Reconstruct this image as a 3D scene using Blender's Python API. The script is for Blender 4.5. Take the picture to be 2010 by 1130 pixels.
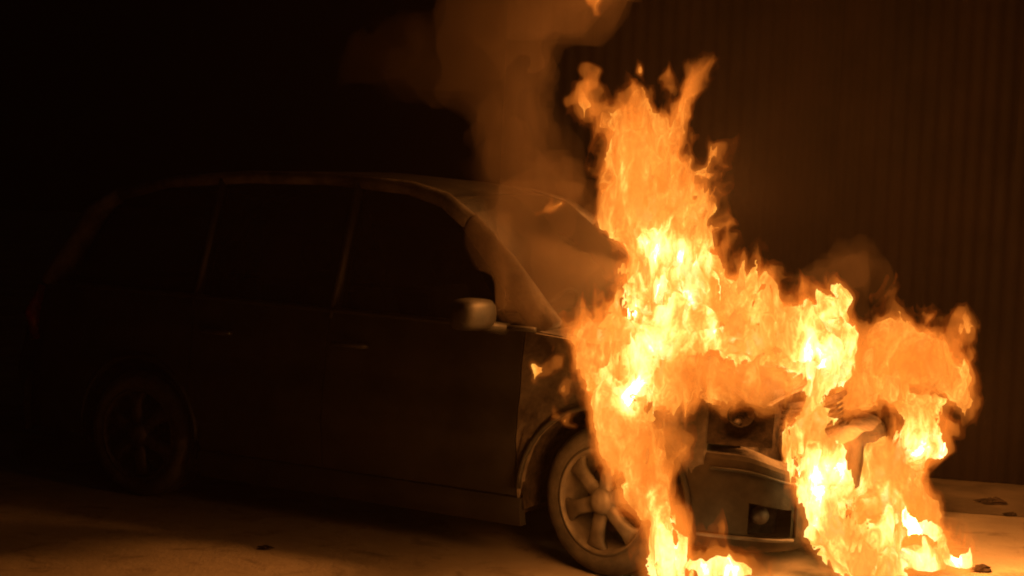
import bpy, math, numpy as np
from math import radians, sin, cos, pi
from mathutils import Matrix, Vector

sc = bpy.context.scene
for o in list(bpy.data.objects):
    bpy.data.objects.remove(o)
C = sc.collection

# ------------------------------------------------------------------ camera
F, HC, PIT, ROL = 2901.5, 1.512, radians(-3.1), radians(2.35)
W0, H0 = 2010.0, 1130.0
cd = bpy.data.cameras.new('camera')
cam = bpy.data.objects.new('camera', cd)
C.objects.link(cam)
cd.sensor_width = 36.0
cd.lens = F / W0 * 36.0
cd.clip_start = 0.05
cd.clip_end = 2000
cam.matrix_world = (Matrix.Translation((0, 0, HC)) @ Matrix.Rotation(radians(90) + PIT, 4, 'X')
                    @ Matrix.Rotation(ROL, 4, 'Z'))
sc.camera = cam

# ------------------------------------------------------------------ night sky and moon
w = bpy.data.worlds.new('World')
sc.world = w
w.use_nodes = True
wn = w.node_tree
bg = wn.nodes['Background']
sky = wn.nodes.new('ShaderNodeTexSky')
sky.sky_type = 'NISHITA'
sky.sun_disc = False
sky.sun_elevation = radians(-4)
sky.sun_rotation = radians(200)
wn.links.new(sky.outputs['Color'], bg.inputs['Color'])
bg.inputs['Strength'].default_value = 0.004
sl = bpy.data.lights.new('moon', 'SUN')
sl.energy = 0.004
sl.angle = radians(0.5)
sl.color = (1.0, 0.9, 0.75)
so = bpy.data.objects.new('moon', sl)
so.rotation_euler = (radians(50), 0, radians(20))
C.objects.link(so)
sc.view_settings.view_transform = 'Standard'
sc.view_settings.look = 'None'
sc.view_settings.exposure = 0.0
sc.view_settings.gamma = 1.0
cy = sc.cycles
cy.use_denoising = True
cy.max_bounces = 6
cy.diffuse_bounces = 3
cy.glossy_bounces = 3
cy.transparent_max_bounces = 40
cy.volume_bounces = 1
cy.filter_width = 2.0
cy.caustics_reflective = False
cy.caustics_refractive = False
cy.sample_clamp_indirect = 4.0

rng = np.random.RandomState(7)


def at(px, py, d):
    """world point that lies on the photo's sight line at depth d (metres along +Y)"""
    x, y = px - W0 / 2, py - H0 / 2
    c, s = cos(ROL), sin(ROL)
    xx, yy = c * x + s * y, -s * x + c * y
    r, u = xx / F, -yy / F
    Y = cos(PIT) - u * sin(PIT)
    Z = sin(PIT) + u * cos(PIT)
    k = d / Y
    return np.array([r * k, d, HC + Z * k])


# ------------------------------------------------------------------ mesh helpers
def link(name, me, mat, parent=None, smooth=True):
    o = bpy.data.objects.new(name, me)
    C.objects.link(o)
    if mat is not None and not me.materials:
        me.materials.append(mat)
    if parent is not None:
        o.parent = parent
    if smooth and len(me.polygons):
        me.polygons.foreach_set('use_smooth', np.ones(len(me.polygons), bool))
    return o


def mesh(name, v, f):
    me = bpy.data.meshes.new(name)
    me.from_pydata([tuple(map(float, p)) for p in v], [], [tuple(map(int, q)) for q in f])
    me.validate()
    me.update()
    return me


def tag(o, label, cat, group=None, kind=None):
    if label:
        o['label'] = label
    if cat:
        o['category'] = cat
    if group:
        o['group'] = group
    if kind:
        o['kind'] = kind
    return o


def empty(name, loc, rz=0):
    o = bpy.data.objects.new(name, None)
    C.objects.link(o)
    o.location = loc
    o.rotation_euler = (0, 0, rz)
    o.empty_display_size = 0.1
    return o


class MB:
    def __init__(self):
        self.v, self.f = [], []

    def add(self, v, f):
        b = len(self.v)
        self.v += [tuple(p) for p in v]
        self.f += [tuple(i + b for i in q) for q in f]
        return self

    def box(self, c, s, R=None):
        c = np.array(c, float)
        h = np.array(s, float) / 2
        pts = []
        for i in (-1, 1):
            for j in (-1, 1):
                for k in (-1, 1):
                    p = h * (i, j, k)
                    if R is not None:
                        p = np.array(R @ Vector(p))
                    pts.append(c + p)
        return self.add(pts, [(0, 1, 3, 2), (4, 6, 7, 5), (0, 4, 5, 1), (2, 3, 7, 6), (0, 2, 6, 4), (1, 5, 7, 3)])

    def lathe(self, prof, axis='Y', n=48, c=(0, 0, 0), a0=0.0, a1=2 * pi):
        """prof: list of (radius, offset along axis)"""
        full = abs(a1 - a0 - 2 * pi) < 1e-6
        m = n if full else n + 1
        v = []
        for r, h in prof:
            for i in range(m):
                a = a0 + (a1 - a0) * i / n
                if axis == 'Y':
                    v.append((c[0] + r * cos(a), c[1] + h, c[2] + r * sin(a)))
                elif axis == 'X':
                    v.append((c[0] + h, c[1] + r * cos(a), c[2] + r * sin(a)))
                else:
                    v.append((c[0] + r * cos(a), c[1] + r * sin(a), c[2] + h))
        f = []
        for j in range(len(prof) - 1):
            for i in range(n):
                k = (i + 1) % m
                f.append((j * m + i, j * m + k, (j + 1) * m + k, (j + 1) * m + i))
        return self.add(v, f)

    def tube(self, pts, r, n=10, flat=1.0, up=(0, 0, 1)):
        pts = [np.array(p, float) for p in pts]
        rr = r if hasattr(r, '__len__') else [r] * len(pts)
        v = []
        for i, p in enumerate(pts):
            t = pts[min(i + 1, len(pts) - 1)] - pts[max(i - 1, 0)]
            t /= np.linalg.norm(t) + 1e-9
            a = np.cross(t, np.array(up, float))
            if np.linalg.norm(a) < 1e-4:
                a = np.cross(t, (1, 0, 0))
            a /= np.linalg.norm(a)
            b = np.cross(a, t)
            for k in range(n):
                q = 2 * pi * k / n
                v.append(p + a * rr[i] * cos(q) * flat + b * rr[i] * sin(q))
        f = []
        for j in range(len(pts) - 1):
            for k in range(n):
                l = (k + 1) % n
                f.append((j * n + k, j * n + l, (j + 1) * n + l, (j + 1) * n + k))
        f.append(tuple(range(n - 1, -1, -1)))
        f.append(tuple((len(pts) - 1) * n + k for k in range(n)))
        return self.add(v, f)

    def build(self, name, mat, parent=None, smooth=True):
        return link(name, mesh(name, self.v, self.f), mat, parent, smooth)


def grid(fn, nu, nv, thick=0.0, inward=None, skip=None):
    """surface fn(u,v)->xyz over the unit square; with thick, edges fold inward"""
    v = [fn(i / nu, j / nv) for i in range(nu + 1) for j in range(nv + 1)]
    f = []
    for i in range(nu):
        for j in range(nv):
            if skip and skip((i + .5) / nu, (j + .5) / nv):
                continue
            a = i * (nv + 1) + j
            f.append((a, a + nv + 1, a + nv + 2, a + 1))
    if thick:
        n0 = len(v)
        inw = np.array(inward, float) * thick
        v += [np.array(p) + inw for p in v]
        m = nv + 1
        ring = ([i * m for i in range(nu + 1)] + [nu * m + j for j in range(1, m)]
                + [i * m + nv for i in range(nu - 1, -1, -1)] + [j for j in range(nv - 1, 0, -1)])
        for k in range(len(ring)):
            a, b = ring[k], ring[(k + 1) % len(ring)]
            f.append((a, b, b + n0, a + n0))
    return MB().add(v, f)


def auto(o, ang=35):
    m = o.data
    try:
        m.set_sharp_from_angle(angle=radians(ang))
    except Exception:
        pass
    return o


# ------------------------------------------------------------------ materials
def new_mat(name):
    m = bpy.data.materials.new(name)
    m.use_nodes = True
    return m, m.node_tree, m.node_tree.nodes['Principled BSDF']


def noise(nt, scale, detail=4, rough=0.6, vec=None, dist=0.0):
    n = nt.nodes.new('ShaderNodeTexNoise')
    n.inputs['Scale'].default_value = scale
    n.inputs['Detail'].default_value = detail
    n.inputs['Roughness'].default_value = rough
    n.inputs['Distortion'].default_value = dist
    if vec is None:
        tc = nt.nodes.get('TC') or nt.nodes.new('ShaderNodeTexCoord')
        tc.name = 'TC'
        vec = tc.outputs['Object']
    nt.links.new(vec, n.inputs['Vector'])
    return n


def ramp(nt, fac, stops, interp='LINEAR'):
    r = nt.nodes.new('ShaderNodeValToRGB')
    r.color_ramp.interpolation = interp
    e = r.color_ramp.elements
    while len(e) > 1:
        e.remove(e[-1])
    for i, (p, c) in enumerate(stops):
        k = e[0] if i == 0 else e.new(p)
        k.position = p
        k.color = tuple(c) + (1,) if len(c) == 3 else c
    nt.links.new(fac, r.inputs['Fac'])
    return r


def surf(name, c0, c1, scale=8, rough=(0.5, 0.8), bump=0.2, bscale=None, metal=0.0, dist=0.02, lo=.35, hi=.65):
    m, nt, b = new_mat(name)
    n = noise(nt, scale, 6)
    r = ramp(nt, n.outputs['Fac'], [(lo, c0), (hi, c1)])
    nt.links.new(r.outputs['Color'], b.inputs['Base Color'])
    mr = nt.nodes.new('ShaderNodeMapRange')
    mr.inputs['To Min'].default_value, mr.inputs['To Max'].default_value = rough
    n2 = noise(nt, scale * 2.3, 5)
    nt.links.new(n2.outputs['Fac'], mr.inputs['Value'])
    nt.links.new(mr.outputs['Result'], b.inputs['Roughness'])
    b.inputs['Metallic'].default_value = metal
    if bump:
        n3 = noise(nt, bscale or scale * 6, 6)
        bp = nt.nodes.new('ShaderNodeBump')
        bp.inputs['Strength'].default_value = bump
        bp.inputs['Distance'].default_value = dist
        nt.links.new(n3.outputs['Fac'], bp.inputs['Height'])
        nt.links.new(bp.outputs['Normal'], b.inputs['Normal'])
    return m


M = {}
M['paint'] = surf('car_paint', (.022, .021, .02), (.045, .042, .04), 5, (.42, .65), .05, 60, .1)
M['burnt'] = surf('scorched_paint_lit_ledge', (.06, .05, .045), (.20, .175, .155), 6, (.55, .85), .3, 40)
M['bumper'] = surf('bumper_plastic', (.022, .018, .014), (.06, .048, .036), 7, (.5, .75), .15, 45)
M['plastic'] = surf('black_plastic', (.012, .012, .012), (.03, .028, .026), 12, (.45, .7), .1, 80)
M['char'] = surf('charred_metal', (.012, .010, .009), (.06, .045, .035), 18, (.7, .95), .6, 50)
M['rubber'] = surf('tyre_rubber', (.05, .045, .04), (.10, .088, .075), 14, (.6, .85), .2, 90)
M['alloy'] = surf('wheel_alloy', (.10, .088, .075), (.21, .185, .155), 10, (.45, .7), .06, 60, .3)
M['disc_dim_wheel'] = surf('brake_iron_dim_wheel', (.06, .05, .045), (.12, .10, .09), 20, (.5, .7), .1, 60, .6)
M['seat'] = surf('seat_cloth', (.02, .02, .022), (.04, .04, .042), 30, (.8, .95), .2, 120)
M['lamp_red'] = surf('red_lens', (.12, .006, .005), (.2, .01, .008), 20, (.2, .35), .05)
M['chrome'] = surf('chrome_trim', (.45, .45, .45), (.6, .6, .6), 15, (.15, .35), .03, 60, .9)


def glass_mat():
    m, nt, b = new_mat('tinted_glass')
    nt.nodes.remove(b)
    out = nt.nodes['Material Output']
    tr = nt.nodes.new('ShaderNodeBsdfTransparent')
    tr.inputs['Color'].default_value = (.34, .36, .35, 1)
    gl = nt.nodes.new('ShaderNodeBsdfGlossy')
    gl.inputs['Roughness'].default_value = .28
    gl.inputs['Color'].default_value = (.4, .4, .4, 1)
    fr = nt.nodes.new('ShaderNodeFresnel')
    fr.inputs['IOR'].default_value = 1.5
    mx = nt.nodes.new('ShaderNodeMixShader')
    nt.links.new(fr.outputs[0], mx.inputs[0])
    nt.links.new(tr.outputs[0], mx.inputs[1])
    nt.links.new(gl.outputs[0], mx.inputs[2])
    n = noise(nt, 7, 6)
    soot = nt.nodes.new('ShaderNodeBsdfDiffuse')
    soot.inputs['Color'].default_value = (.10, .085, .07, 1)
    mr = nt.nodes.new('ShaderNodeMapRange')
    mr.inputs['From Min'].default_value = .3
    mr.inputs['From Max'].default_value = .8
    mr.inputs['To Min'].default_value = .06
    mr.inputs['To Max'].default_value = .35
    nt.links.new(n.outputs['Fac'], mr.inputs['Value'])
    m2 = nt.nodes.new('ShaderNodeMixShader')
    nt.links.new(mr.outputs[0], m2.inputs[0])
    nt.links.new(mx.outputs[0], m2.inputs[1])
    nt.links.new(soot.outputs[0], m2.inputs[2])
    nt.links.new(m2.outputs[0], out.inputs['Surface'])
    return m


M['glass'] = glass_mat()
for q in ('bumper', 'char', 'burnt'):
    M[q].node_tree.nodes['Principled BSDF'].inputs['Specular IOR Level'].default_value = .15


def ground_mat():
    m, nt, b = new_mat('dusty_concrete')
    big = noise(nt, .9, 6, .65)
    r = ramp(nt, big.outputs['Fac'], [(.3, (.30, .25, .19)), (.55, (.42, .355, .275)), (.75, (.50, .43, .34))])
    st = noise(nt, 4.5, 8, .7, dist=.6)
    rs = ramp(nt, st.outputs['Fac'], [(.33, (.45, .42, .4)), (.47, (1, 1, 1))])
    mx = nt.nodes.new('ShaderNodeMixRGB')
    mx.blend_type = 'MULTIPLY'
    mx.inputs[0].default_value = .8
    nt.links.new(r.outputs[0], mx.inputs[1])
    nt.links.new(rs.outputs[0], mx.inputs[2])
    nt.links.new(mx.outputs[0], b.inputs['Base Color'])
    b.inputs['Roughness'].default_value = .85
    fine = noise(nt, 70, 6, .7)
    mid = noise(nt, 9, 5, .6)
    ad = nt.nodes.new('ShaderNodeMath')
    ad.operation = 'MULTIPLY_ADD'
    ad.inputs[1].default_value = 2.2
    nt.links.new(mid.outputs['Fac'], ad.inputs[0])
    nt.links.new(fine.outputs['Fac'], ad.inputs[2])
    bp = nt.nodes.new('ShaderNodeBump')
    bp.inputs['Strength'].default_value = .5
    bp.inputs['Distance'].default_value = .012
    nt.links.new(ad.outputs[0], bp.inputs['Height'])
    nt.links.new(bp.outputs[0], b.inputs['Normal'])
    return m


M['ground'] = ground_mat()
M['asphalt'] = surf('worn_asphalt', (.09, .075, .055), (.19, .155, .115), 3, (.8, .95), .5, 60, 0, .012)
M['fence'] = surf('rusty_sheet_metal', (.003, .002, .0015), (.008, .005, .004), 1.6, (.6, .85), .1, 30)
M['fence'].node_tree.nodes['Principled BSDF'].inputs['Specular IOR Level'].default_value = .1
M['post'] = surf('rusty_post', (.05, .035, .025), (.09, .065, .045), 6, (.6, .85), .2, 30)

# ------------------------------------------------------------------ ground and fence
g = grid(lambda u, v: (-60 + 120 * u, -20 + 120 * v, 0), 40, 40).build('ground', M['ground'], None, False)
tag(g, None, None, kind='structure')
WD = np.array([1.0, -0.23])
WD /= np.linalg.norm(WD)
WN = np.array([-WD[1], WD[0]])       # away from the camera
W_A = np.array([2.77, 8.7])


def wall_pt(s, off, z):
    p = W_A + WD * s + WN * off
    return (p[0], p[1], z)


# worn asphalt strip along the foot of the fence
st = grid(lambda u, v: wall_pt(-14 + 22 * u, -1.02 + 1.1 * v + .03 * sin(u * 60), .004), 80, 4).build('asphalt_strip', M['asphalt'], None, False)
tag(st, None, None, kind='structure')

fence = empty('sheet_metal_fence', wall_pt(0, 0, 0))
tag(fence, 'dark corrugated sheet metal fence standing behind the burning car', 'fence')
fence.rotation_euler = (0, 0, math.atan2(WD[1], WD[0]))
sheet_w, pitch = 1.02, .085


def sheet_mesh(seed):
    r = np.random.RandomState(seed)
    n = int(sheet_w / pitch) * 8
    v, f = [], []
    zs = [0.01, .7, 1.4, 2.1, 2.8, 3.4]
    ph = r.rand(6) * 6
    for i in range(n + 1):
        x = i / n * (sheet_w + .03)
        t = (x / pitch) % 1.0
        d = max(-1, min(1, 1.5 * sin(2 * pi * t))) * .003
        for k, z in enumerate(zs):
            v.append((x, d + .012 * sin(ph[k] + 3 * x) * (1 if k else .3), z))
    m = len(zs)
    for i in range(n):
        for k in range(m - 1):
            a = i * m + k
            f.append((a, a + 1, a + m + 1, a + m))
    return mesh('sheet', v, f)


sm = [sheet_mesh(i) for i in range(3)]
for i in range(9):
    o = link('corrugated_sheet', sm[i % 3], M['fence'], fence)
    o.location = (-2.95 + i * sheet_w, (i % 2) * .006, 0)
    o.rotation_euler = (rng.uniform(-.006, .006), 0, 0)
for i in range(5):
    MB().box((-2.85 + i * 2.04, .075, 1.6), (.06, .06, 3.2)).build('post', M['post'], fence, False)

# ------------------------------------------------------------------ the car
TH = radians(-28.68)
CAR = np.array([0.8135, 6.8062, 0.0])
car = empty('burning_car', CAR, TH)
tag(car, 'dark scorched hatchback with its engine bay and front end on fire', 'car')


def c2w(p):
    c, s = cos(TH), sin(TH)
    return np.array([CAR[0] + c * p[0] - s * p[1], CAR[1] + s * p[0] + c * p[1], p[2]])


ZP = [.14, .22, .30, .45, .60, .66, .72, .85, .98, 1.1, 1.3, 1.5, 1.62]
YP = [.76, .825, .848, .862, .868, .866, .852, .848, .825, .785, .715, .640, .56]
XP = [-3.42, -3.36, -3.25, -3.0, -2.5, -.5, .1, .4, .6, .72, .78]
KP = [.80, .88, .935, .965, .995, 1.0, .998, .985, .945, .885, .80]
WHX = (0.0, -2.55)
WR = .315


def sy(x, z):
    return float(np.interp(z, ZP, YP) * np.interp(x, XP, KP))


def arch(x, lo):
    for wx in WHX:
        d = abs(x - wx)
        if d < .375:
            return max(lo, WR + .01 + math.sqrt(.375 ** 2 - d * d))
    return lo


def shoulder(x):
    return float(np.interp(x, [-3.4, -2.4, -.36, 0, .3, .5, .62], [1.02, 1.01, .985, .955, .90, .845, .79]))


def side_panel(name, x0, x1, lo, hi, mat, s, nx=None, nz=14, parent=None):
    nx = nx or max(6, int((x1 - x0) / .035))

    def fn(u, v):
        x = x0 + (x1 - x0) * u
        a, b = arch(x, lo(x)), hi(x)
        a = min(a, b - .03)
        z = a + (b - a) * v
        y = sy(x, z)
        # pressed door moulding line
        y += .010 * math.exp(-((z - (.52 + .03 * (x + 1))) / .03) ** 2)
        return (x, s * y, z)
    o = grid(fn, nx, nz, .03, (0, -s, 0)).build(name, mat, parent or car)
    auto(o, 40)
    return o


gap = .006
sill_top = lambda x: .285
for s in (-1, 1):
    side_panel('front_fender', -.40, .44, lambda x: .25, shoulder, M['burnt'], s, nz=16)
    fd = side_panel('front_door', -1.42, -.40 - gap, sill_top, shoulder, M['paint'], s, nz=18)
    rd = side_panel('rear_door', -2.22, -1.42 - gap, sill_top, shoulder, M['paint'], s, nz=18)
    side_panel('rear_quarter_panel', -3.36, -2.22 - gap, lambda x: .27, shoulder, M['paint'], s, nz=18)
    # rocker sill, proud of the doors
    def rock(u, v):
        x = -2.16 + 1.78 * u
        z = .155 + .122 * v
        return (x, s * (sy(x, .30) + .012 * sin(pi * v) - .012 * (1 - v)), z)
    auto(grid(rock, 30, 6, .05, (0, -s, 0)).build('sill', M['paint'], car))
    # door handles
    for d, hx in ((fd, -1.30), (rd, -2.08)):
        m = MB()
        y = sy(hx, .86)
        m.tube([(hx + .11, s * (y + .004), .862), (hx + .095, s * (y + .03), .864), (hx, s * (y + .036), .866),
                (hx - .065, s * (y + .03), .866), (hx - .08, s * (y + .004), .866)], [.010, .012, .013, .012, .010], 8, .8)
        m.build('door_handle', M['paint'], d)
    # wheel arch lips
    for wx in WHX:
        m = MB()
        pts = [(wx + .385 * cos(a), s * (sy(wx + .375 * cos(a), .5) + .004), WR + .01 + .385 * sin(a)) for a in np.linspace(.0, pi, 25)]
        m.tube(pts, .014, 6)
        m.build('arch_lip', M['plastic'], car)
        # wheel housing
        m = MB()
        m.lathe([(.38, 0), (.38, .36), (.05, .37)], 'Y', 32, (wx, 0, WR + .01), -.25, pi + .25)
        o = m.build('wheel_housing', M['char'], car)
        o.location = (0, (-.835 if s < 0 else .835 - .36), 0)
        if s > 0:
            o.scale = (1, -1, 1)
            o.location = (0, .835, 0)

# under-body tray and floor
m = MB()
m.box((-1.28, 0, .27), (1.72, 1.46, .16))
m.box((-1.4, 0, .40), (4.0, .80, .10))
m.build('floor_pan', M['char'], car, False)
m = MB()
m.box((-3.0, 0, .55), (.5, 1.2, .22))
m.build('boot_floor', M['char'], car, False)

# greenhouse --------------------------------------------------------------
RF = [(-.345, .71, .985), (-.60, .672, 1.255), (-.80, .645, 1.44), (-.95, .622, 1.535), (-1.15, .605, 1.585), (-1.6, .60, 1.615),
      (-2.1, .60, 1.61), (-2.6, .595, 1.575), (-2.95, .585, 1.50), (-3.10, .60, 1.40), (-3.28, .66, 1.08), (-3.31, .69, 1.0)]


def rail(x):
    xs = [p[0] for p in RF][::-1]
    return (float(np.interp(x, xs, [p[1] for p in RF][::-1])), float(np.interp(x, xs, [p[2] for p in RF][::-1])))


roof = MB()


def roof_fn(u, v):
    x = -.93 - 2.02 * u
    y, z = rail(x)
    t = 2 * v - 1
    return (x, y * t, z + .055 * (1 - abs(t) ** 2.4) - .004)


ro = grid(roof_fn, 28, 18, .02, (0, 0, -1)).build('roof', M['paint'], car)
for s in (-1, 1):
    m = MB()
    m.tube([(p[0], s * p[1], p[2]) for p in RF[:3]], [.078, .066, .050], 10, .62)
    m.tube([(p[0], s * p[1], p[2]) for p in RF[2:9]], [.042, .038, .034, .032, .032, .032, .036], 10, .9)
    m.tube([(p[0], s * p[1], p[2]) for p in RF[8:]], [.036, .06, .075, .075], 10, .9)
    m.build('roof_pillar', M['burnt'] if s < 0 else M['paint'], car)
    # roof gutter strip catches the light
    m = MB()
    m.tube([(p[0], s * (p[1] - .03), p[2] + .028) for p in RF[3:9]], .007, 6)
    m.build('roof_gutter', M['paint'], ro)
    for bx, wd in ((-1.42, .055), (-2.24, .05)):
        y, z = rail(bx)
        m = MB()
        m.tube([(bx, s * (sy(bx, 1.0) - .035), .96), (bx - .01, s * (y + .0), z - .01)], [wd, wd * .8], 8, .35, (0, 1, 0))
        m.build('door_pillar', M['plastic'], car)
    # belt trim
    m = MB()
    m.tube([(x, s * (sy(x, shoulder(x)) - .008), shoulder(x) + .012) for x in np.linspace(-3.2, -.36, 26)], .014, 6)
    m.build('belt_trim', M['plastic'], car)

    # side windows: base line on the belt, top line under the rail
    def win(name, xb0, xb1, xt0, xt1):
        def fn(u, v):
            xb, xt = xb0 + (xb1 - xb0) * u, xt0 + (xt1 - xt0) * u
            yb, zb = sy(xb, .99) - .028, shoulder(xb) - .02
            y, z = rail(xt)
            z -= .028
            x = xb + (xt - xb) * v
            return (x, s * (yb + (y - yb) * v + .012 * sin(pi * v)), zb + (z - zb) * v)
        grid(fn, 10, 8).build(name, M['glass'], car)
    win('front_door_window', -1.39, -.47, -1.40, -.93)
    win('rear_door_window', -2.21, -1.45, -2.21, -1.44)
    win('quarter_window', -3.1, -2.27, -2.92, -2.27)

# windscreen, tailgate
def wind(u, v):
    t = 2 * u - 1
    x0 = -.30 + .10 * (1 - t * t)
    x1 = -.93 + .06 * (1 - t * t)
    x = x0 + (x1 - x0) * v
    yb, yt = .685, .60
    y = (yb + (yt - yb) * v) * t
    z = .985 + (1.545 - .985) * v + .035 * (1 - t * t) + .02 * sin(pi * v)
    return (x, y, z)


grid(wind, 16, 12).build('windscreen', M['glass'], car)


def tail(u, v):
    t = 2 * u - 1
    z = .30 + 1.22 * v
    yb = float(np.interp(z, [.3, .6, 1.0, 1.4, 1.53], [.78, .80, .70, .60, .56]))
    x = float(np.interp(z, [.3, .55, .98, 1.1, 1.42, 1.53], [-3.38, -3.44, -3.40, -3.33, -3.12, -2.96])) - .05 * (1 - t * t)
    return (x, yb * t, z)


tg = grid(tail, 20, 26, skip=lambda u, v: .60 < v < .93 and .14 < u < .86).build('tailgate', M['paint'], car)
grid(lambda u, v: (lambda p: (p[0] + .008, p[1], p[2]))(tail(.13 + .74 * u, .59 + .35 * v)), 12, 8).build('rear_window', M['glass'], tg)
for s in (-1, 1):
    m = MB()
    m.tube([(-3.35, s * .765, .72), (-3.37, s * .75, .85), (-3.33, s * .715, 1.0)], [.05, .065, .045], 10, .7)
    m.build('tail_lamp', M['lamp_red'], car)
rb = grid(lambda u, v: (-3.47 + .10 * abs(2 * u - 1) ** 5 - .02 * sin(pi * v), .80 * (2 * u - 1), .25 + .30 * v), 24, 6, .05, (1, 0, 0)).build('rear_bumper', M['bumper'], car)

# bonnet: burnt, slightly buckled
hn = np.random.RandomState(3)


def hood(u, v):
    x = -.36 + .98 * u
    t = 2 * v - 1
    yw = sy(x, shoulder(x)) - .045
    z = shoulder(x) + .004 + .055 * (1 - abs(t) ** 2.2) - .05 * u ** 6
    z += .012 * sin(7 * t + 3 * u) * sin(pi * u)
    return (x, yw * t, z)


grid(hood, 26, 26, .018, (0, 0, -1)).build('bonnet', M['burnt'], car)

# front fascia: grille and headlamps ---------------------------------------
m = MB()
m.box((.52, 0, .60), (.05, 1.44, .34))
m.build('radiator_support', M['char'], car, False)
gr = MB()
for z in (.585, .735):
    gr.tube([(.70 - .35 * abs(y) ** 2.2, y, z) for y in np.linspace(-.46, .46, 15)], .014, 8)
gro = gr.build('grille', M['char'], car)
for z in (.61, .635, .66, .685, .71):
    m = MB()
    m.tube([(.69 - .35 * abs(y) ** 2.2, y, z) for y in np.linspace(-.46, .46, 15)], .006, 6)
    m.build('slat', M['char'], gro)

for s in (-1, 1):
    # open scorched lamp pod in the corner above the bumper
    def pod(u, v):
        x = .44 + .25 * u
        z = .605 + .20 * v * (1 - .25 * u)
        y = sy(x, z) - .02 - .07 * sin(pi * u) * sin(pi * v)
        return (x, s * y, z)
    hp = grid(pod, 12, 8, .10, (-.4, -s, 0)).build('headlamp', M['char'], car)
    R = Matrix.Rotation(radians(-50 * s), 4, 'Z') if 0 else None
    m = MB()
    m.lathe([(.005, 0), (.03, .004), (.055, .02), (.068, .05), (.062, .052), (.048, .024), (.02, .01)], 'Y', 24)
    rf = m.build('reflector', M['char'], hp)
    rf.location = (.555, s * (sy(.55, .7) - .055), .705)
    rf.rotation_euler = (0, 0, radians(20 if s < 0 else 160))
    rf.rotation_euler = (radians(35), 0, radians(200 if s < 0 else -20))
    rf.scale = (.8, .8, .8)
    m = MB()
    m.lathe([(.001, -.03), (.012, -.025), (.016, -.008), (.012, .01), (.001, .014)], 'Y', 14)
    bl = m.build('bulb', M['disc_dim_wheel'], hp)
    bl.location = (.56, s * (sy(.55, .7) - .02), .70)

# bumper cover -------------------------------------------------------------
BP = [(.375, -.848), (.48, -.838), (.58, -.815), (.67, -.775), (.735, -.715), (.78, -.63), (.81, -.50), (.83, -.3), (.835, 0)]
_bl = np.concatenate([[0], np.cumsum([math.dist(BP[i], BP[i + 1]) for i in range(len(BP) - 1)])])


def bpath(u):
    t = u * 2
    side = 1
    if t > 1:
        t, side = 2 - t, -1
    q = t * _bl[-1]
    return float(np.interp(q, _bl, [p[0] for p in BP])), side * float(np.interp(q, _bl, [p[1] for p in BP]))


def bump(u, v):
    x, y = bpath(u)
    prof = float(np.interp(v, [0, .06, .14, .20, .5, .85, .95, 1], [-.05, -.02, -.012, .0, .004, .006, .002, -.02]))
    z = .175 + .405 * v
    # slumped a little where the plastic has softened
    sag = .085 * math.exp(-((u - .25) / .13) ** 2) * v + .006 * v * sin(u * 43)
    k = 1 + prof / .8
    return (.2 + (x - .2) * k, y * k, z - sag)


NU, NV = 72, 24
hole = lambda u, v: (.105 < u < .19 or .81 < u < .895) and .22 < v < .55
bo = grid(bump, NU, NV, skip=lambda u, v: hole(u, v) or (.30 < u < .70 and .2 < v < .45)).build('front_bumper', M['bumper'], car)
auto(bo, 30)
bo['label'] = 'softened front bumper cover glowing in the firelight'
# ledge on top
def ledge(u, v):
    x, y, z = bump(u, 1)
    k = 1 - .17 * v
    return (.2 + (x - .2) * k, y * k, z + .022 * sin(pi * v * .7))


grid(ledge, NU, 5).build('bumper_ledge', M['burnt'], bo)  # paler than the cover: firelight on the top put into the colour
# groove frame around the lower opening
def off(p, e):
    return (p[0] + e * .5, p[1] * (1 + e), p[2])


for a, b in ((.04, .205), (.96, .795)):
    m = MB()
    path = [bump(a + (b - a) * t, .86) for t in np.linspace(0, .93, 12)] + [bump(a + (b - a) * t, vv) for t, vv in ((.975, .84), (1, .78), (1, .5), (1, .2))]
    m.tube([off(p, .004) for p in path], .0075, 6)
    m.build('bumper_seam', M['plastic'], bo)
    m = MB()
    m.tube([off(bump(a - .02 * np.sign(b - a) + (b - a) * 1.1 * t, .17), .010) for t in np.linspace(0, 1, 14)], .008, 6)
    m.build('bumper_lip', M['burnt'], bo)
    # recess of the fog lamp
    u0, u1 = (.10, .195) if a < .5 else (.805, .90)
    m = grid(lambda u, v: (lambda p: (p[0] * .90, p[1] * .93, p[2]))(bump(u0 + (u1 - u0) * u, .2 + .37 * v)), 8, 6)
    rc = m.build('fog_lamp_recess', M['char'], bo)
    p = bump((u0 + u1) / 2 - .005, .42)
    m = MB()
    m.lathe([(.001, -.028), (.02, -.024), (.034, -.012), (.038, .01), (.03, .03)], 'Y', 20)
    fl = m.build('fog_lamp', M['disc_dim_wheel'], bo)
    fl.location = (p[0] * .95, p[1] * .965, p[2])
    fl.rotation_euler = (0, 0, radians(35 if p[1] < 0 else 145))
grid(lambda u, v: (.76, -.5 + u, .24 + .15 * v), 10, 3).build('lower_grille', M['char'], bo)

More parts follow.
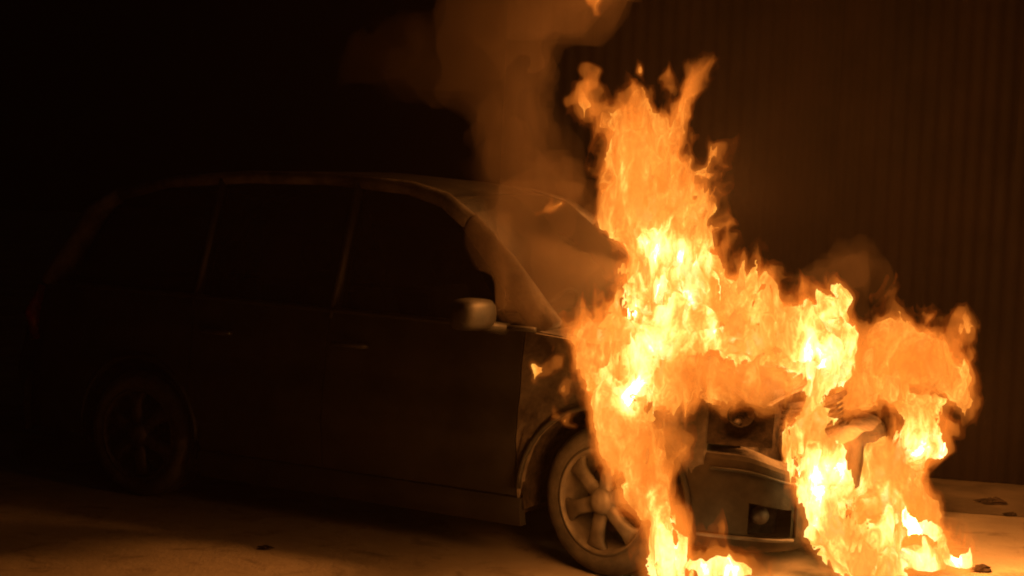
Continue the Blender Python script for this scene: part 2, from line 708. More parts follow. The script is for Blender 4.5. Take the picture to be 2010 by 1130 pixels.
# mirror -------------------------------------------------------------------
for s in (-1, 1):
    base = np.array([-.55, s * .80, 1.0])
    prof = [(0, .06, .045), (.03, .082, .058), (.11, .09, .066), (.18, .086, .062), (.215, .06, .045), (.225, .02, .015)]
    v, f = [], []
    n = 20
    for k, (yy, hz, hx) in enumerate(prof):
        for i in range(n):
            a = 2 * pi * i / n
            ca, sa = cos(a), sin(a)
            ex = math.copysign(abs(ca) ** .6, ca)
            ez = math.copysign(abs(sa) ** .6, sa)
            v.append((base[0] - .03 + hx * ex - .02 * yy / .2, base[1] + s * (.045 + yy), base[2] + .055 + hz * .78 * ez))
    for k in range(len(prof) - 1):
        for i in range(n):
            j = (i + 1) % n
            f.append((k * n + i, k * n + j, (k + 1) * n + j, (k + 1) * n + i))
    f.append(tuple(range(n)))
    f.append(tuple((len(prof) - 1) * n + i for i in range(n)))
    mo = MB().add(v, f).build('side_mirror', M['plastic'], car)
    auto(mo, 50)
    MB().tube([(-.50, s * .80, .985), (-.55, s * .86, 1.0), (-.57, s * .90, 1.01)], [.03, .026, .03], 8).build('mirror_arm', M['plastic'], mo)

# interior -----------------------------------------------------------------
m = MB()
m.tube([(-.62, y, .90) for y in np.linspace(-.68, .68, 9)], .14, 12, 1.3)
m.build('dashboard', M['plastic'], car)
m = MB()
m.lathe([(.165, -.012), (.18, 0), (.165, .012), (.15, 0), (.165, -.012)], 'X', 24)
o = m.build('steering_wheel', M['plastic'], car)
o.location = (-.86, .36, .96)
o.rotation_euler = (0, radians(25), 0)
for sx, yy in ((-1.25, -.36), (-1.25, .36), (-2.1, -.36), (-2.1, .36)):
    m = MB()
    m.tube([(sx + .28, yy, .52), (sx, yy, .50), (sx - .15, yy, .55)], [.10, .12, .11], 10, 2.0)
    se = m.build('seat', M['seat'], car)
    MB().tube([(sx - .12, yy, .55), (sx - .2, yy, .8), (sx - .27, yy, 1.08)], [.10, .10, .075], 12, 2.2, (1, 0, 0)).build('backrest', M['seat'], se)
    MB().tube([(sx - .27, yy, 1.12), (sx - .28, yy, 1.2), (sx - .29, yy, 1.28)], [.05, .07, .05], 10, 1.8, (1, 0, 0)).build('headrest', M['seat'], se)

# wheels -------------------------------------------------------------------
def spoke_mesh():
    v, f = [], []
    st_ = [(.045, .036, -.004), (.09, .033, -.012), (.13, .032, -.012), (.17, .037, -.006), (.198, .054, .004), (.212, .068, .012)]
    for r, hw, y in st_:
        for x, dy in ((-hw, .014), (-hw * .8, 0), (-hw * .3, -.006), (hw * .3, -.006), (hw * .8, 0), (hw, .014), (hw * .8, .035), (-hw * .8, .035)):
            v.append((x, y + dy, r))
    n = 8
    for k in range(len(st_) - 1):
        for i in range(n):
            j = (i + 1) % n
            f.append((k * n + i, k * n + j, (k + 1) * n + j, (k + 1) * n + i))
    f.append(tuple(range(n)))
    f.append(tuple((len(st_) - 1) * n + i for i in range(n)))
    return mesh('spoke', v, f)


SPM = spoke_mesh()


def wheel(x, s, steer, spin, alloy='alloy'):
    m = MB()
    m.lathe([(.222, -.006), (.226, -.012), (.219, -.014), (.212, -.006), (.204, .02), (.198, .10), (.204, .18), (.222, .19)], 'Y', 56)
    m.lathe([(.02, .035), (.07, .03), (.075, .06), (.02, .06)], 'Y', 24)
    wo = m.build('wheel', M[alloy], car)
    auto(wo, 35)
    R_ = WR
    prof = [(.216, -.004), (.222, -.016), (.232, -.012), (.25, -.020), (.275, -.022), (.292, -.014), (.304, 0), (.311, .012), (.311, .034), (.305, .036), (.305, .044), (R_, .046),
            (R_, .085), (.307, .087), (.307, .097), (R_, .099), (R_, .138), (.305, .140), (.305, .148), (.311, .150), (.311, .172), (.300, .19), (.27, .20), (.24, .196), (.218, .18)]
    m = MB()
    m.lathe(prof, 'Y', 64)
    auto(m.build('tyre', M['rubber'], wo), 30)
    for k in range(6):
        o = link('spoke', SPM, M['alloy'], wo)
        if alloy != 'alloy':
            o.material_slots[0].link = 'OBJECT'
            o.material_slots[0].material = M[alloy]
        o.rotation_euler = (0, spin + k * 2 * pi / 6, 0)
    m = MB()
    m.lathe([(.001, -.034), (.03, -.032), (.05, -.024), (.058, -.008), (.058, .03)], 'Y', 28)
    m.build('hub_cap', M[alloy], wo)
    for k in range(5):
        a = spin + (k + .5) * 2 * pi / 5
        MB().lathe([(.001, -.006), (.008, -.005), (.009, .02)], 'Y', 8, (.075 * sin(a), .008, .075 * cos(a))).build('wheel_nut', M['disc_dim_wheel'], wo, False)
    MB().lathe([(.03, .075), (.14, .075), (.142, .085), (.14, .095), (.03, .095)], 'Y', 40).build('brake_disc', M['disc_dim_wheel'], wo)
    MB().box((.11, .085, .05), (.07, .05, .13)).build('brake_caliper', M['char'], wo, False)
    wo.location = (x, -.835 if s < 0 else .835, WR)
    wo.rotation_euler = (0, 0, (pi if s > 0 else 0) + steer)
    return wo


wheel(0, -1, radians(-13), radians(10))
wheel(0, 1, radians(-13), .4)
wheel(WHX[1], -1, 0, .9, 'disc_dim_wheel')  # rear wheels in dark iron instead of alloy: shade put into the colour
wheel(WHX[1], 1, 0, .2, 'disc_dim_wheel')

# engine lumps seen under the flames
m = MB()
m.box((.12, .1, .62), (.5, .7, .4))
m.box((.2, -.35, .66), (.25, .2, .25))
m.build('engine_block', M['char'], car, False)

#FIRE
# ------------------------------------------------------------------ fire: implicit flame bodies
_LAT = {}
ROUGH = 1.6


def vn(P, seed):
    """smooth value noise in [-1,1] at points P (N,3), lattice spacing 1"""
    if seed not in _LAT:
        _LAT[seed] = np.random.RandomState(100 + seed).uniform(-1, 1, (32, 32, 32)).astype(np.float32)
    L = _LAT[seed]
    fl = np.floor(P)
    t = (P - fl).astype(np.float32)
    t = t * t * t * (t * (t * 6 - 15) + 10)
    i = fl.astype(np.int32) & 31
    j = (i + 1) & 31
    x0, y0, z0, x1, y1, z1 = i[:, 0], i[:, 1], i[:, 2], j[:, 0], j[:, 1], j[:, 2]
    tx, ty, tz = t[:, 0], t[:, 1], t[:, 2]
    a = L[x0, y0, z0] * (1 - tx) + L[x1, y0, z0] * tx
    b = L[x0, y1, z0] * (1 - tx) + L[x1, y1, z0] * tx
    c = L[x0, y0, z1] * (1 - tx) + L[x1, y0, z1] * tx
    d = L[x0, y1, z1] * (1 - tx) + L[x1, y1, z1] * tx
    return (a * (1 - ty) + b * ty) * (1 - tz) + (c * (1 - ty) + d * ty) * tz


def surface_nets(Fg, org, h):
    """Fg: (nx,ny,nz) field, inside < 0 -> vertices, quads"""
    ins = Fg < 0
    nx, ny, nz = Fg.shape
    cnt = np.zeros((nx - 1, ny - 1, nz - 1), np.int8)
    for a in (0, 1):
        for b in (0, 1):
            for c in (0, 1):
                cnt += ins[a:nx - 1 + a, b:ny - 1 + b, c:nz - 1 + c]
    act = (cnt > 0) & (cnt < 8)
    idx = -np.ones(act.shape, np.int64)
    I = np.argwhere(act)
    idx[act] = np.arange(len(I))
    acc = np.zeros((len(I), 3))
    num = np.zeros(len(I))
    i, j, k = I.T
    cor = {(a, b, c): Fg[i + a, j + b, k + c] for a in (0, 1) for b in (0, 1) for c in (0, 1)}
    for ax in range(3):
        for p in (0, 1):
            for q in (0, 1):
                c0 = [p, q]
                c0.insert(ax, 0)
                c1 = list(c0)
                c1[ax] = 1
                f0, f1 = cor[tuple(c0)], cor[tuple(c1)]
                m = (f0 < 0) != (f1 < 0)
                t = np.where(m, f0 / np.where(m, f0 - f1, 1), 0)
                e = np.array(c0, float)[None, :] * m[:, None]
                e[:, ax] += t
                acc += e
                num += m
    V = org + h * (I + acc / num[:, None])
    quads = []
    for ax in range(3):
        sl0 = [slice(1, -1)] * 3
        sl0[ax] = slice(0, Fg.shape[ax] - 1)
        sl1 = list(sl0)
        sl1[ax] = slice(1, Fg.shape[ax])
        a0, a1 = ins[tuple(sl0)], ins[tuple(sl1)]
        for flip in (0, 1):
            E = np.argwhere((a0 & ~a1) if not flip else (~a0 & a1))
            if not len(E):
                continue
            E = E + 1
            E[:, ax] -= 1
            o1, o2 = (ax + 1) % 3, (ax + 2) % 3
            cs = []
            for d1, d2 in ((0, 0), (1, 0), (1, 1), (0, 1)):
                q = E.copy()
                q[:, o1] -= 1 - d1
                q[:, o2] -= 1 - d2
                cs.append(idx[q[:, 0], q[:, 1], q[:, 2]])
            Q = np.stack(cs, 1)
            quads.append(Q[:, ::-1] if flip else Q)
    return V, (np.concatenate(quads) if quads else np.zeros((0, 4), int))


def np_mesh(name, V, Q, attrs=None):
    me = bpy.data.meshes.new(name)
    me.vertices.add(len(V))
    me.vertices.foreach_set('co', V.astype(np.float32).ravel())
    me.loops.add(Q.size)
    me.loops.foreach_set('vertex_index', Q.astype(np.int32).ravel())
    me.polygons.add(len(Q))
    me.polygons.foreach_set('loop_start', (np.arange(len(Q)) * 4).astype(np.int32))
    for k, a in (attrs or {}).items():
        me.attributes.new(k, 'FLOAT', 'POINT').data.foreach_set('value', a.astype(np.float32))
    me.update(calc_edges=True)
    return me


def pieces(V, Q, a, split, small=70):
    """drop specks; with split, give every loose piece a mesh of its own"""
    lab = np.arange(len(V))
    while True:
        m_ = lab[Q].min(1)
        new = lab.copy()
        for c in range(4):
            np.minimum.at(new, Q[:, c], m_)
        new = new[new]
        new = new[new]
        if np.array_equal(new, lab):
            break
        lab = new
    ql = lab[Q[:, 0]]
    ids, cnt = np.unique(ql, return_counts=True)
    big = ids[cnt >= min(small, cnt.max())]
    sets = [[i] for i in big] if split else [list(big)]
    for s in sets:
        q = Q[np.isin(ql, s)]
        u, inv = np.unique(q, return_inverse=True)
        yield V[u], inv.reshape(q.shape), a[u]


def seg_field(P, A, B, ra, rb, ha, hb):
    d = B - A
    t = np.clip(((P - A) @ d) / (d @ d + 1e-9), 0, 1)
    q = np.linalg.norm(P - (A + t[:, None] * d), axis=1)
    return q - (ra + (rb - ra) * t), ha + (hb - ha) * t


def strokes_to_segs(strokes):
    segs = []
    for s in strokes:
        pts = [(at(p[0], p[1], p[2]), p[3] / F * p[2], p[4]) for p in s]
        if len(pts) == 1:
            pts = pts * 2
        for a, b in zip(pts, pts[1:]):
            segs.append((a[0], b[0], a[1], b[1], a[2], b[2]))
    return segs


def licks(strokes, n, seed, size=1.0):
    """short pointed tongues that leave the body and rise"""
    r = np.random.RandomState(seed)
    out = []
    for _ in range(n):
        s = strokes[r.randint(len(strokes))]
        p = s[r.randint(len(s))]
        a = r.uniform(0, 2 * pi)
        px, py, d, rad, h = p
        k = r.uniform(.55, .95) * rad
        x, y = px + k * cos(a), py - abs(k * sin(a)) * (1 if r.rand() < .7 else -1)
        dd = d + r.uniform(-.7, .3) * rad / F * d
        L = r.uniform(.5, 1.25) * (30 + .8 * rad) * size
        r0 = (r.uniform(.16, .30) if r.rand() < .35 else r.uniform(.06, .13)) * (14 + rad * .7)
        lean = r.uniform(-.5, .5)
        bend = r.uniform(-.35, .35)
        st = []
        for t in (0, .35, .7, 1):
            st.append((x + L * (lean * t + bend * t * t), y - L * t, dd, r0 * (1 - t) ** .8 + 1.5, h * (1 - .25 * t)))
        out.append(st)
    return out


def flame(name, label, strokes, seed, nl=12, h=.008, rough=1.0, hot=(), shells=((.022, 'halo'), (.0, 'outer'), (-.036, 'core')), warp=.07, k=.035, floor=True, group=None, lick_size=1.0):
    strokes = [list(s) for s in strokes]
    allst = strokes + licks(strokes, nl, seed, lick_size)
    segs = strokes_to_segs(allst)
    P = np.array([s[0] for s in segs] + [s[1] for s in segs])
    rm = max(max(s[2], s[3]) for s in segs)
    lo = P.min(0) - rm - .12
    hi = P.max(0) + rm + .12
    n = np.ceil((hi - lo) / h).astype(int) + 1
    # coarse cull on a grid four times as wide, then refine
    hc = h * 4
    nc = (n + 3) // 4 + 1
    ac = [lo[i] + hc * (np.arange(nc[i]) + .4) for i in range(3)]
    Xc = np.stack(np.meshgrid(*ac, indexing='ij'), -1).reshape(-1, 3).astype(np.float32)
    d0 = np.full(len(Xc), 9.0, np.float32)
    for s in segs:
        m_ = np.all((Xc > np.minimum(s[0], s[1]) - rm - .2) & (Xc < np.maximum(s[0], s[1]) + rm + .2), 1)
        ii = np.nonzero(m_)[0]
        f, _ = seg_field(Xc[ii], *s)
        d0[ii] = np.minimum(d0[ii], f)
    kc = (d0 < .15).reshape(nc)
    keep3 = np.repeat(np.repeat(np.repeat(kc, 4, 0), 4, 1), 4, 2)[:n[0], :n[1], :n[2]]
    I3 = np.argwhere(keep3)
    Q = (lo + h * I3).astype(np.float32)
    S = np.array([1, 1, .6], np.float32)
    Wp = Q.copy()
    for sc_, am in ((.34, warp), (.13, warp * .45), (.05, warp * .22)):
        q = Wp * S / sc_ + seed * 1.7
        off_ = np.stack([vn(q, 1), vn(q + 11.3, 2), vn(q + 23.7, 3)], 1) * am
        Wp = (Wp + off_ * np.array([1, 1, .8])).astype(np.float32)
    fs = np.full(len(Q), .3, np.float32)
    hs = np.zeros(len(Q), np.float32)
    wsum = np.full(len(Q), 1e-9, np.float32)
    for s in segs:
        mr_ = max(s[2], s[3]) + .10
        b0, b1 = np.minimum(s[0], s[1]) - mr_, np.maximum(s[0], s[1]) + mr_
        i0, i1 = np.searchsorted(Q[:, 0], (b0[0] - 2 * warp, b1[0] + 2 * warp))
        w_ = Wp[i0:i1]
        ii = i0 + np.nonzero((w_[:, 0] > b0[0]) & (w_[:, 0] < b1[0]) & (w_[:, 2] > b0[2]) & (w_[:, 2] < b1[2]) & (w_[:, 1] > b0[1]) & (w_[:, 1] < b1[1]))[0]
        if not len(ii):
            continue
        f, ht = seg_field(Wp[ii], *s)
        wgt = np.exp(-np.clip(f, -.3, .6) / .03)
        hs[ii] += wgt * ht
        wsum[ii] += wgt
        g0 = fs[ii]
        hh = np.clip(.5 + .5 * (g0 - f) / k, 0, 1)
        fs[ii] = g0 * (1 - hh) + f * hh - k * hh * (1 - hh)
    heat = hs / wsum
    for sc_, am, sd in ((.16, .032, 4), (.075, .020, 5), (.036, .013, 6), (.018, .008, 7)):
        if sc_ > 1.3 * h:
            fs = fs + ROUGH * rough * am * vn(Wp * S / sc_ + seed, sd)
    # thin upright sheets and threads that fray the outline
    for sc_, am, sd in ((.085, .042, 8), (.045, .024, 9)):
        if sc_ > 4 * h:
            rd_ = 1 - np.abs(vn(Wp * np.array([1, 1, .38], np.float32) / sc_ + seed * 3.1, sd)) * 2.2
            fs = fs - rough * am * (np.clip(rd_, 0, 1) ** 2 - .35)
    for (px, py, d, rp, am) in hot:
        c = at(px, py, d)
        rr = rp / F * d
        heat = heat + am * np.exp(-(((Q - c) / rr) ** 2).sum(1))
    if floor:
        fs = np.maximum(fs, .012 - Q[:, 2])
    Fg = np.full(n, .2, np.float32)
    Fg[keep3] = fs
    Hg = np.zeros(n, np.float32)
    Hg[keep3] = heat
    root = None
    for lev, kind in shells:
        V, Qd = surface_nets(Fg - lev, lo, h)
        if len(Qd) < 8:
            continue
        gi = np.clip(((V - lo) / h).round().astype(int), 0, n - 1)
        ht = Hg[gi[:, 0], gi[:, 1], gi[:, 2]]
        if root is None:
            cb = np.array([V[:, 0].mean(), V[:, 1].mean(), V[:, 2].min()])
            root = empty(name, cb)
            tag(root, label, 'fire', group)
        for V_, Q_, h_ in pieces(V - cb, Qd, ht, split=(kind == 'core')):
            link('flame_' + kind, np_mesh(kind, V_, Q_, {'burn': h_}), M['fire_' + kind], root)
    return root


def fire_mat(name, alpha_lo, alpha_hi, gain, shift):
    m, nt, b = new_mat(name)
    nt.nodes.remove(b)
    out = nt.nodes['Material Output']
    geo = nt.nodes.new('ShaderNodeNewGeometry')
    mp = nt.nodes.new('ShaderNodeMapping')
    mp.inputs['Scale'].default_value = (1, 1, .4)
    nt.links.new(geo.outputs['Position'], mp.inputs['Vector'])
    n1 = noise(nt, 5.2, 5, .58, mp.outputs[0], 1.0)
    n2 = noise(nt, 22.0, 4, .6, mp.outputs[0], 1.6)
    at_ = nt.nodes.new('ShaderNodeAttribute')
    at_.attribute_name = 'burn'

    def math_(op, a, b_, c=None):
        q = nt.nodes.new('ShaderNodeMath')
        q.operation = op
        for i_, v_ in enumerate((a, b_, c)):
            if v_ is None:
                continue
            if isinstance(v_, (int, float)):
                q.inputs[i_].default_value = v_
            else:
                nt.links.new(v_, q.inputs[i_])
        return q.outputs[0]
    t = math_('MULTIPLY_ADD', n1.outputs['Fac'], 1.7, -.85)
    t = math_('ADD', t, at_.outputs['Fac'])
    u = math_('MULTIPLY_ADD', n2.outputs['Fac'], .5, -.25 + shift)
    t = math_('ADD', t, u)
    t0 = t
    t = math_('MULTIPLY', t, 1 / 1.4)
    K = 1 / 1.4
    col = ramp(nt, t, [(.0, (.30, .05, .004)), (.22 * K, (.72, .16, .014)), (.42 * K, (1, .30, .036)), (.58 * K, (1, .40, .055)), (.72 * K, (1, .66, .12)), (.85 * K, (1, .70, .20)), (1.0 * K, (1, .62, .22)), (1, (1, .46, .12))])
    mr = ramp(nt, t, [(.0, (.018,) * 3), (.4 * K, (.026,) * 3), (.65 * K, (.031,) * 3), (.85 * K, (.05,) * 3), (1.0 * K, (.08,) * 3), (1, (1,) * 3)])
    sg = math_('MULTIPLY', mr.outputs[0], 38.0 * gain)
    em = nt.nodes.new('ShaderNodeEmission')
    nt.links.new(col.outputs[0], em.inputs['Color'])
    nt.links.new(sg, em.inputs['Strength'])
    tr = nt.nodes.new('ShaderNodeBsdfTransparent')
    mx = nt.nodes.new('ShaderNodeMixShader')
    a = nt.nodes.new('ShaderNodeMapRange')
    a.inputs['From Min'].default_value = .12
    a.inputs['From Max'].default_value = .62
    a.inputs['To Min'].default_value = alpha_lo
    a.inputs['To Max'].default_value = alpha_hi
    nt.links.new(t0, a.inputs['Value'])
    nt.links.new(a.outputs[0], mx.inputs[0])
    nt.links.new(tr.outputs[0], mx.inputs[1])
    nt.links.new(em.outputs[0], mx.inputs[2])
    nt.links.new(mx.outputs[0], out.inputs['Surface'])
    m.cycles.emission_sampling = 'NONE'
    return m


def fringe_mat(name, color, strength, dens):
    m, nt, b = new_mat(name)
    nt.nodes.remove(b)
    out = nt.nodes['Material Output']
    em = nt.nodes.new('ShaderNodeEmission')
    em.inputs['Color'].default_value = tuple(color) + (1,)
    em.inputs['Strength'].default_value = strength
    ab = nt.nodes.new('ShaderNodeVolumeAbsorption')
    ab.inputs['Color'].default_value = (0, 0, 0, 1)
    ab.inputs['Density'].default_value = dens
    ad = nt.nodes.new('ShaderNodeAddShader')
    nt.links.new(em.outputs[0], ad.inputs[0])
    nt.links.new(ab.outputs[0], ad.inputs[1])
    nt.links.new(ad.outputs[0], out.inputs['Volume'])
    return m


M['fire_outer'] = fringe_mat('flame_fringe', (1, .25, .025), 5.5, 4.0)
M['fire_halo'] = fringe_mat('flame_halo', (1, .17, .012), 1.3, .6)
M['fire_core'] = fire_mat('flame_body', .0, .95, 1.0, .0)

flame('engine_fire', 'tall column of orange and yellow flame rising from the bonnet', [
    [(1300, 690, 6.3, 95, .75), (1325, 600, 6.4, 88, .78), (1340, 520, 6.45, 82, .78), (1320, 440, 6.45, 88, .6), (1280, 360, 6.45, 96, .42), (1252, 290, 6.45, 86, .38), (1235, 230, 6.45, 48, .36)],
    [(1300, 330, 6.45, 48, .4), (1322, 262, 6.4, 46, .35), (1340, 215, 6.4, 34, .33), (1350, 185, 6.4, 15, .3), (1358, 160, 6.4, 4, .3)],
    [(1200, 290, 6.45, 22, .35), (1172, 245, 6.45, 10, .3), (1140, 215, 6.45, 4, .2)],
    [(1390, 540, 6.35, 50, .75), (1450, 590, 6.25, 48, .6), (1530, 625, 6.1, 40, .5)],
    [(1390, 440, 6.4, 46, .5), (1430, 385, 6.4, 18, .4), (1430, 325, 6.4, 6, .4)],
], 1, nl=110, hot=[(1370, 490, 6.25, 45, .45), (1345, 590, 6.25, 38, .3), (1300, 470, 6.3, 40, .25), (1240, 620, 6.3, 35, .4)])

flame('bonnet_fire', 'broad bank of yellow flame spread over the bonnet and front wing', [
    [(1150, 640, 6.05, 26, .30), (1172, 700, 5.98, 46, .42), (1205, 760, 5.92, 52, .7)],
    [(1200, 680, 6.0, 60, .6), (1270, 700, 5.95, 80, .74), (1330, 690, 5.95, 70, .72), (1390, 650, 5.95, 60, .8)],
    [(1270, 770, 5.88, 62, .75), (1315, 770, 5.8, 52, .55), (1350, 740, 5.76, 46, .4)],
    [(1390, 640, 6.0, 62, .75), (1470, 650, 5.95, 66, .62), (1545, 650, 5.9, 58, .5), (1600, 690, 5.85, 46, .75)],
    [(1390, 725, 5.85, 48, .33), (1450, 720, 5.8, 44, .30), (1520, 730, 5.75, 40, .33)],
], 8, nl=110, hot=[(1310, 670, 5.85, 45, .42), (1240, 780, 5.8, 32, .75), (1380, 640, 5.9, 40, .25), (1220, 700, 5.9, 30, .2), (1610, 690, 5.8, 40, .3)])

flame('wheel_fire', 'orange flame pouring down over the front wheel', [
    [(1215, 790, 5.92, 58, .72), (1232, 850, 5.88, 60, .45), (1262, 910, 5.82, 54, .42), (1286, 960, 5.78, 54, .45), (1302, 1010, 5.75, 50, .6), (1316, 1070, 5.72, 50, .85), (1328, 1190, 5.7, 56, .95)],
], 2, nl=40, rough=.8, hot=[(1235, 790, 5.85, 30, .5), (1330, 1100, 5.65, 30, .3)])

flame('headlamp_fire', 'sheet of yellow flame hanging over the headlamp and bumper corner', [
    [(1600, 670, 6.0, 50, .9), (1608, 740, 5.9, 66, .72), (1605, 820, 5.8, 60, .7), (1632, 900, 5.75, 52, .85), (1642, 980, 5.7, 42, .88), (1655, 1050, 5.7, 36, .75), (1662, 1130, 5.7, 36, .75)],
], 3, nl=60, hot=[(1620, 690, 5.9, 40, .4), (1640, 920, 5.65, 45, .3)])

flame('grille_fire', 'rolling orange flame curling out from the far headlamp side', [
    [(1665, 660, 6.8, 45, .2), (1740, 690, 6.8, 75, .33), (1815, 710, 6.8, 56, .33), (1858, 738, 6.8, 44, .36), (1868, 785, 6.8, 28, .45)],
    [(1690, 760, 6.7, 50, .33), (1760, 760, 6.7, 45, .4), (1808, 810, 6.7, 32, .6), (1812, 870, 6.65, 34, .85), (1785, 920, 6.6, 48, .8), (1795, 980, 6.5, 48, .6), (1800, 1040, 6.4, 44, .7)],
    [(1720, 890, 6.4, 40, .35), (1730, 960, 6.4, 56, .6), (1715, 1030, 6.2, 48, .65), (1710, 1090, 6.1, 46, .7)],
], 4, nl=70, rough=.8, hot=[(1800, 870, 6.55, 35, .3)])

flame('ground_fire', 'bright yellow flames burning on the ground before the bumper', [
    [(1690, 1060, 5.9, 30, .75), (1730, 1095, 5.9, 42, .85), (1700, 1170, 5.8, 46, .8)],
    [(1790, 1045, 6.2, 34, .9), (1800, 1100, 6.2, 48, .85), (1790, 1160, 6.2, 50, .8)],
    [(1830, 1080, 6.3, 34, .8), (1880, 1100, 6.3, 28, .95), (1915, 1115, 6.3, 12, .7)],
    [(1850, 1130, 6.2, 30, .7), (1800, 1150, 6.2, 40, .8)],
    [(1700, 1040, 5.85, 34, .75), (1760, 1025, 6.0, 38, .85), (1835, 1055, 6.25, 34, .9), (1885, 1090, 6.3, 26, .9)],
    [(1650, 1110, 5.6, 26, .6), (1660, 1190, 5.6, 34, .6)],
], 5, nl=80, rough=.7, hot=[(1790, 1050, 6.1, 30, .5), (1890, 1100, 6.3, 25, .4)])

flame('spilled_fire', 'low bright flames licking the ground under the bumper beside the wheel', [
    [(1345, 1098, 5.66, 34, .95), (1395, 1092, 5.62, 34, 1.0), (1442, 1098, 5.62, 30, .9), (1482, 1114, 5.62, 15, .7)],
    [(1380, 1165, 5.65, 42, 1.0), (1440, 1175, 5.65, 36, .95)],
], 6, nl=14, lick_size=.55, rough=.5, warp=.045, hot=[(1400, 1100, 5.65, 25, .5)])

for i, (lab, st) in enumerate([
    ('torn scrap of flame drifting beside the wing mirror', [[(1056, 738, 6.0, 6, .6), (1066, 714, 6.0, 6, .6), (1090, 690, 6.0, 3, .5)], [(1066, 714, 6.0, 4, .5), (1080, 718, 6.0, 4, .5), (1090, 704, 6.0, 3, .4)]]),
    ('faint tuft of flame floating left of the tall flame column', [[(1068, 412, 6.3, 10, .3), (1090, 400, 6.3, 14, .25), (1112, 390, 6.3, 10, .1)]]),
    ('detached flame high above the column, fading into smoke', [[(1150, -14, 6.4, 16, .3), (1162, 12, 6.4, 14, .28), (1175, 36, 6.4, 7, .1)]]),
    ('broken curl of flame at the top of the column', [[(1138, 180, 6.4, 4, .25), (1158, 160, 6.4, 8, .28), (1178, 130, 6.4, 4, .3)], [(1110, 195, 6.4, 4, .1), (1140, 185, 6.4, 6, .1), (1165, 212, 6.4, 6, .2), (1190, 200, 6.4, 6, .2)], [(1150, 140, 6.4, 4, .2), (1165, 125, 6.4, 3, .2)]]),
    ('small teardrop of flame above the column', [[(1240, 118, 6.4, 7, .4), (1248, 140, 6.4, 14, .4), (1252, 152, 6.4, 8, .35)]]),
    ('tiny lick of flame torn off left of the yellow core', [[(1184, 545, 6.2, 3, .4), (1190, 535, 6.2, 5, .4), (1197, 527, 6.2, 3, .35)]]),
    ('small bead of flame under the torn lick by the yellow core', [[(1186, 582, 6.1, 4, .35), (1196, 577, 6.1, 6, .35)]]),
    ('upright thread of flame above the bonnet, behind the column', [[(1470, 528, 6.3, 6, .35), (1474, 510, 6.3, 4, .3), (1462, 488, 6.3, 3, .3)]]),
    ('thin spark of flame beside the burning wheel arch', [[(1106, 824, 5.95, 3, .3), (1122, 832, 5.95, 4, .35), (1142, 842, 5.95, 3, .35)]]),
    ('pale thread of flame hanging by the front wing', [[(1128, 792, 5.95, 2.5, .2), (1126, 770, 5.95, 4, .25), (1140, 750, 5.95, 3, .2)]]),
]):
    flame('flame_wisp', lab, st, 20 + i, nl=2, h=.006, rough=.25, warp=.04, k=.02, shells=((.008, 'halo'), (.0, 'outer'), (-.010, 'core')), group='torn off wisps of flame', floor=False, lick_size=.6)

# lamps added in and off the flames to stand in for their light
for nm, loc_, e, rad in (('bonnet_fire_light', c2w((.30, -.41, 1.63)), 340, .12), ('smoke_fill_light', at(1110, 190, 6.9), 17, .3),  # second lamp sits in the smoke, added to light the plume
                         ('ground_fire_fill', at(1870, 780, 6.1), 170, .15), ('wheel_fire_fill', c2w((.14, -1.14, .45)), 9, .12),  # both float clear of the flames, added to brighten ground and wheel
                         ('headlamp_fire_fill', at(1480, 690, 5.6), 13, .1)):  # added off the flames to light the bumper ledge
    ld = bpy.data.lights.new(nm, 'POINT')
    ld.energy = e
    ld.color = (1, .32, .055)
    ld.shadow_soft_size = rad
    lo_ = bpy.data.objects.new(nm, ld)
    lo_.location = loc_
    C.objects.link(lo_)

# ------------------------------------------------------------------ smoke and haze


def vol_mat(name, dens, color, aniso=.2):
    m, nt, b = new_mat(name)
    nt.nodes.remove(b)
    pv = nt.nodes.new('ShaderNodeVolumePrincipled')
    pv.inputs['Color'].default_value = tuple(color) + (1,)
    pv.inputs['Density'].default_value = dens
    pv.inputs['Anisotropy'].default_value = aniso
    nt.links.new(pv.outputs[0], nt.nodes['Material Output'].inputs['Volume'])
    return m


M['fire_smoke'] = vol_mat('brown_smoke', .55, (.55, .41, .29))


def smoke(name, label, strokes, seed, h=.035, mat=None):
    r = flame('tmp', label, strokes, seed, nl=0, h=h, rough=1.6, warp=.16, k=.2, shells=((0, 'smoke'),), floor=False)
    o = r.children[0]
    o.parent = None
    o.location = r.location
    o.name = name
    if mat:
        o.data.materials[0] = mat
    bpy.data.objects.remove(r)
    tag(o, label, 'smoke', kind='stuff')
    return o


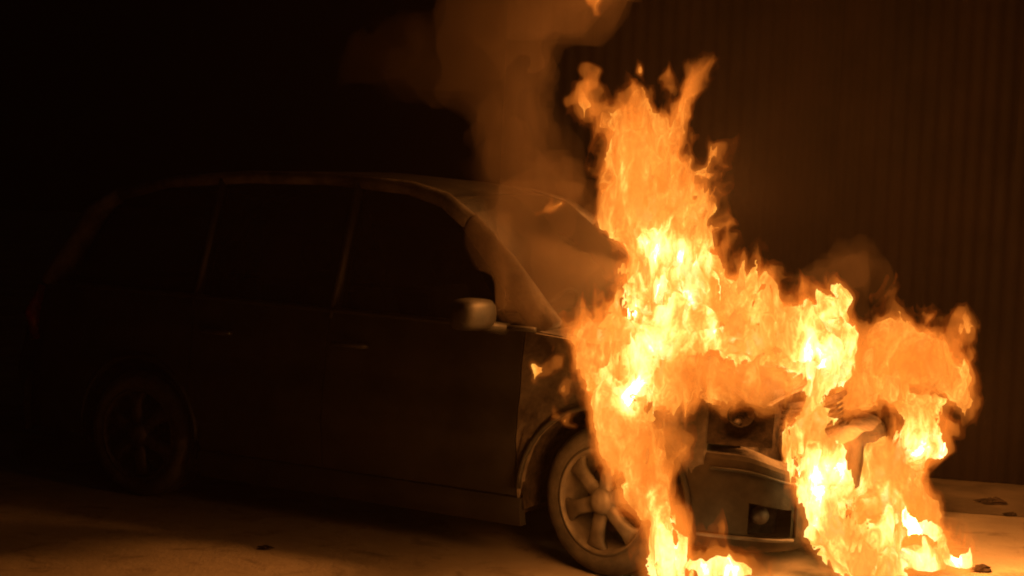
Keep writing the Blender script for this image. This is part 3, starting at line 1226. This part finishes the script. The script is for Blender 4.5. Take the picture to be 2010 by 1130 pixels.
smoke('smoke', 'brown smoke column leaning off the bonnet with a plume drifting over the car roof', [
    [(1140, 610, 6.15, 62, 0), (1105, 530, 6.25, 92, 0), (1065, 445, 6.5, 112, 0), (1020, 330, 7.0, 105, 0), (1005, 220, 7.0, 95, 0), (985, 130, 7.0, 95, 0), (900, 80, 7.1, 85, 0), (800, 90, 7.2, 58, 0), (710, 118, 7.2, 26, 0)],
    [(985, 130, 7.0, 100, 0), (1040, 20, 7.0, 140, 0), (1150, -100, 7.0, 180, 0)],
], 31)
smoke('smoke', 'thin brown puff of smoke above the flames at the far headlamp', [
    [(1600, 600, 6.8, 40, 0), (1650, 560, 6.9, 50, 0), (1700, 555, 6.9, 36, 0), (1735, 560, 6.9, 16, 0)],
], 32, .025, vol_mat('thin_smoke', .22, (.5, .38, .28)))

hz = MB().box((0, 20, 12), (90, 90, 26)).build('haze', None, None, False)
hz.data.materials.append(vol_mat('night_haze', .0011, (.8, .62, .5), .3))
tag(hz, 'thin smoky night air', 'haze', kind='stuff')

# ------------------------------------------------------------------ burnt scraps on the ground
def ground_at(px, py):
    k = np.array([at(px, py, 1.0)[0], 1.0, at(px, py, 1.0)[2] - HC])
    t = -HC / k[2]
    return np.array([k[0] * t, t, 0.0])


def scrap(px, py, lx, ly, lz, seed, label):
    r = np.random.RandomState(seed)
    n, m_ = 14, 5
    v, f = [], []
    for j in range(m_):
        q = j / (m_ - 1)
        for i in range(n):
            a = 2 * pi * i / n
            rr = (1 - .75 * q ** 2) * (1 + .45 * r.uniform(-1, 1))
            v.append((lx * rr * cos(a), ly * rr * sin(a), .008 + lz * q * (1 + .5 * r.uniform(-1, 1))))
    for j in range(m_ - 1):
        for i in range(n):
            i2 = (i + 1) % n
            f.append((j * n + i, j * n + i2, (j + 1) * n + i2, (j + 1) * n + i))
    f.append(tuple(range(n - 1, -1, -1)))
    f.append(tuple((m_ - 1) * n + i for i in range(n)))
    o = MB().add(v, f).build('burnt_scrap', M['char'], None, False)
    o.location = ground_at(px, py)
    o.rotation_euler = (0, 0, r.uniform(-.4, .4))
    tag(o, label, 'debris', 'burnt scraps fallen on the ground')


scrap(1948, 990, .085, .04, .025, 1, 'larger flat scrap of charred debris on the asphalt by the fence')
scrap(1984, 1013, .035, .025, .012, 2, 'small charred fleck beside the larger scrap by the fence')
scrap(1926, 1122, .05, .03, .02, 3, 'charred scrap at the edge of the burning pool')
scrap(520, 1078, .03, .02, .008, 4, 'tiny dark pebble of debris on the bare ground beside the car')
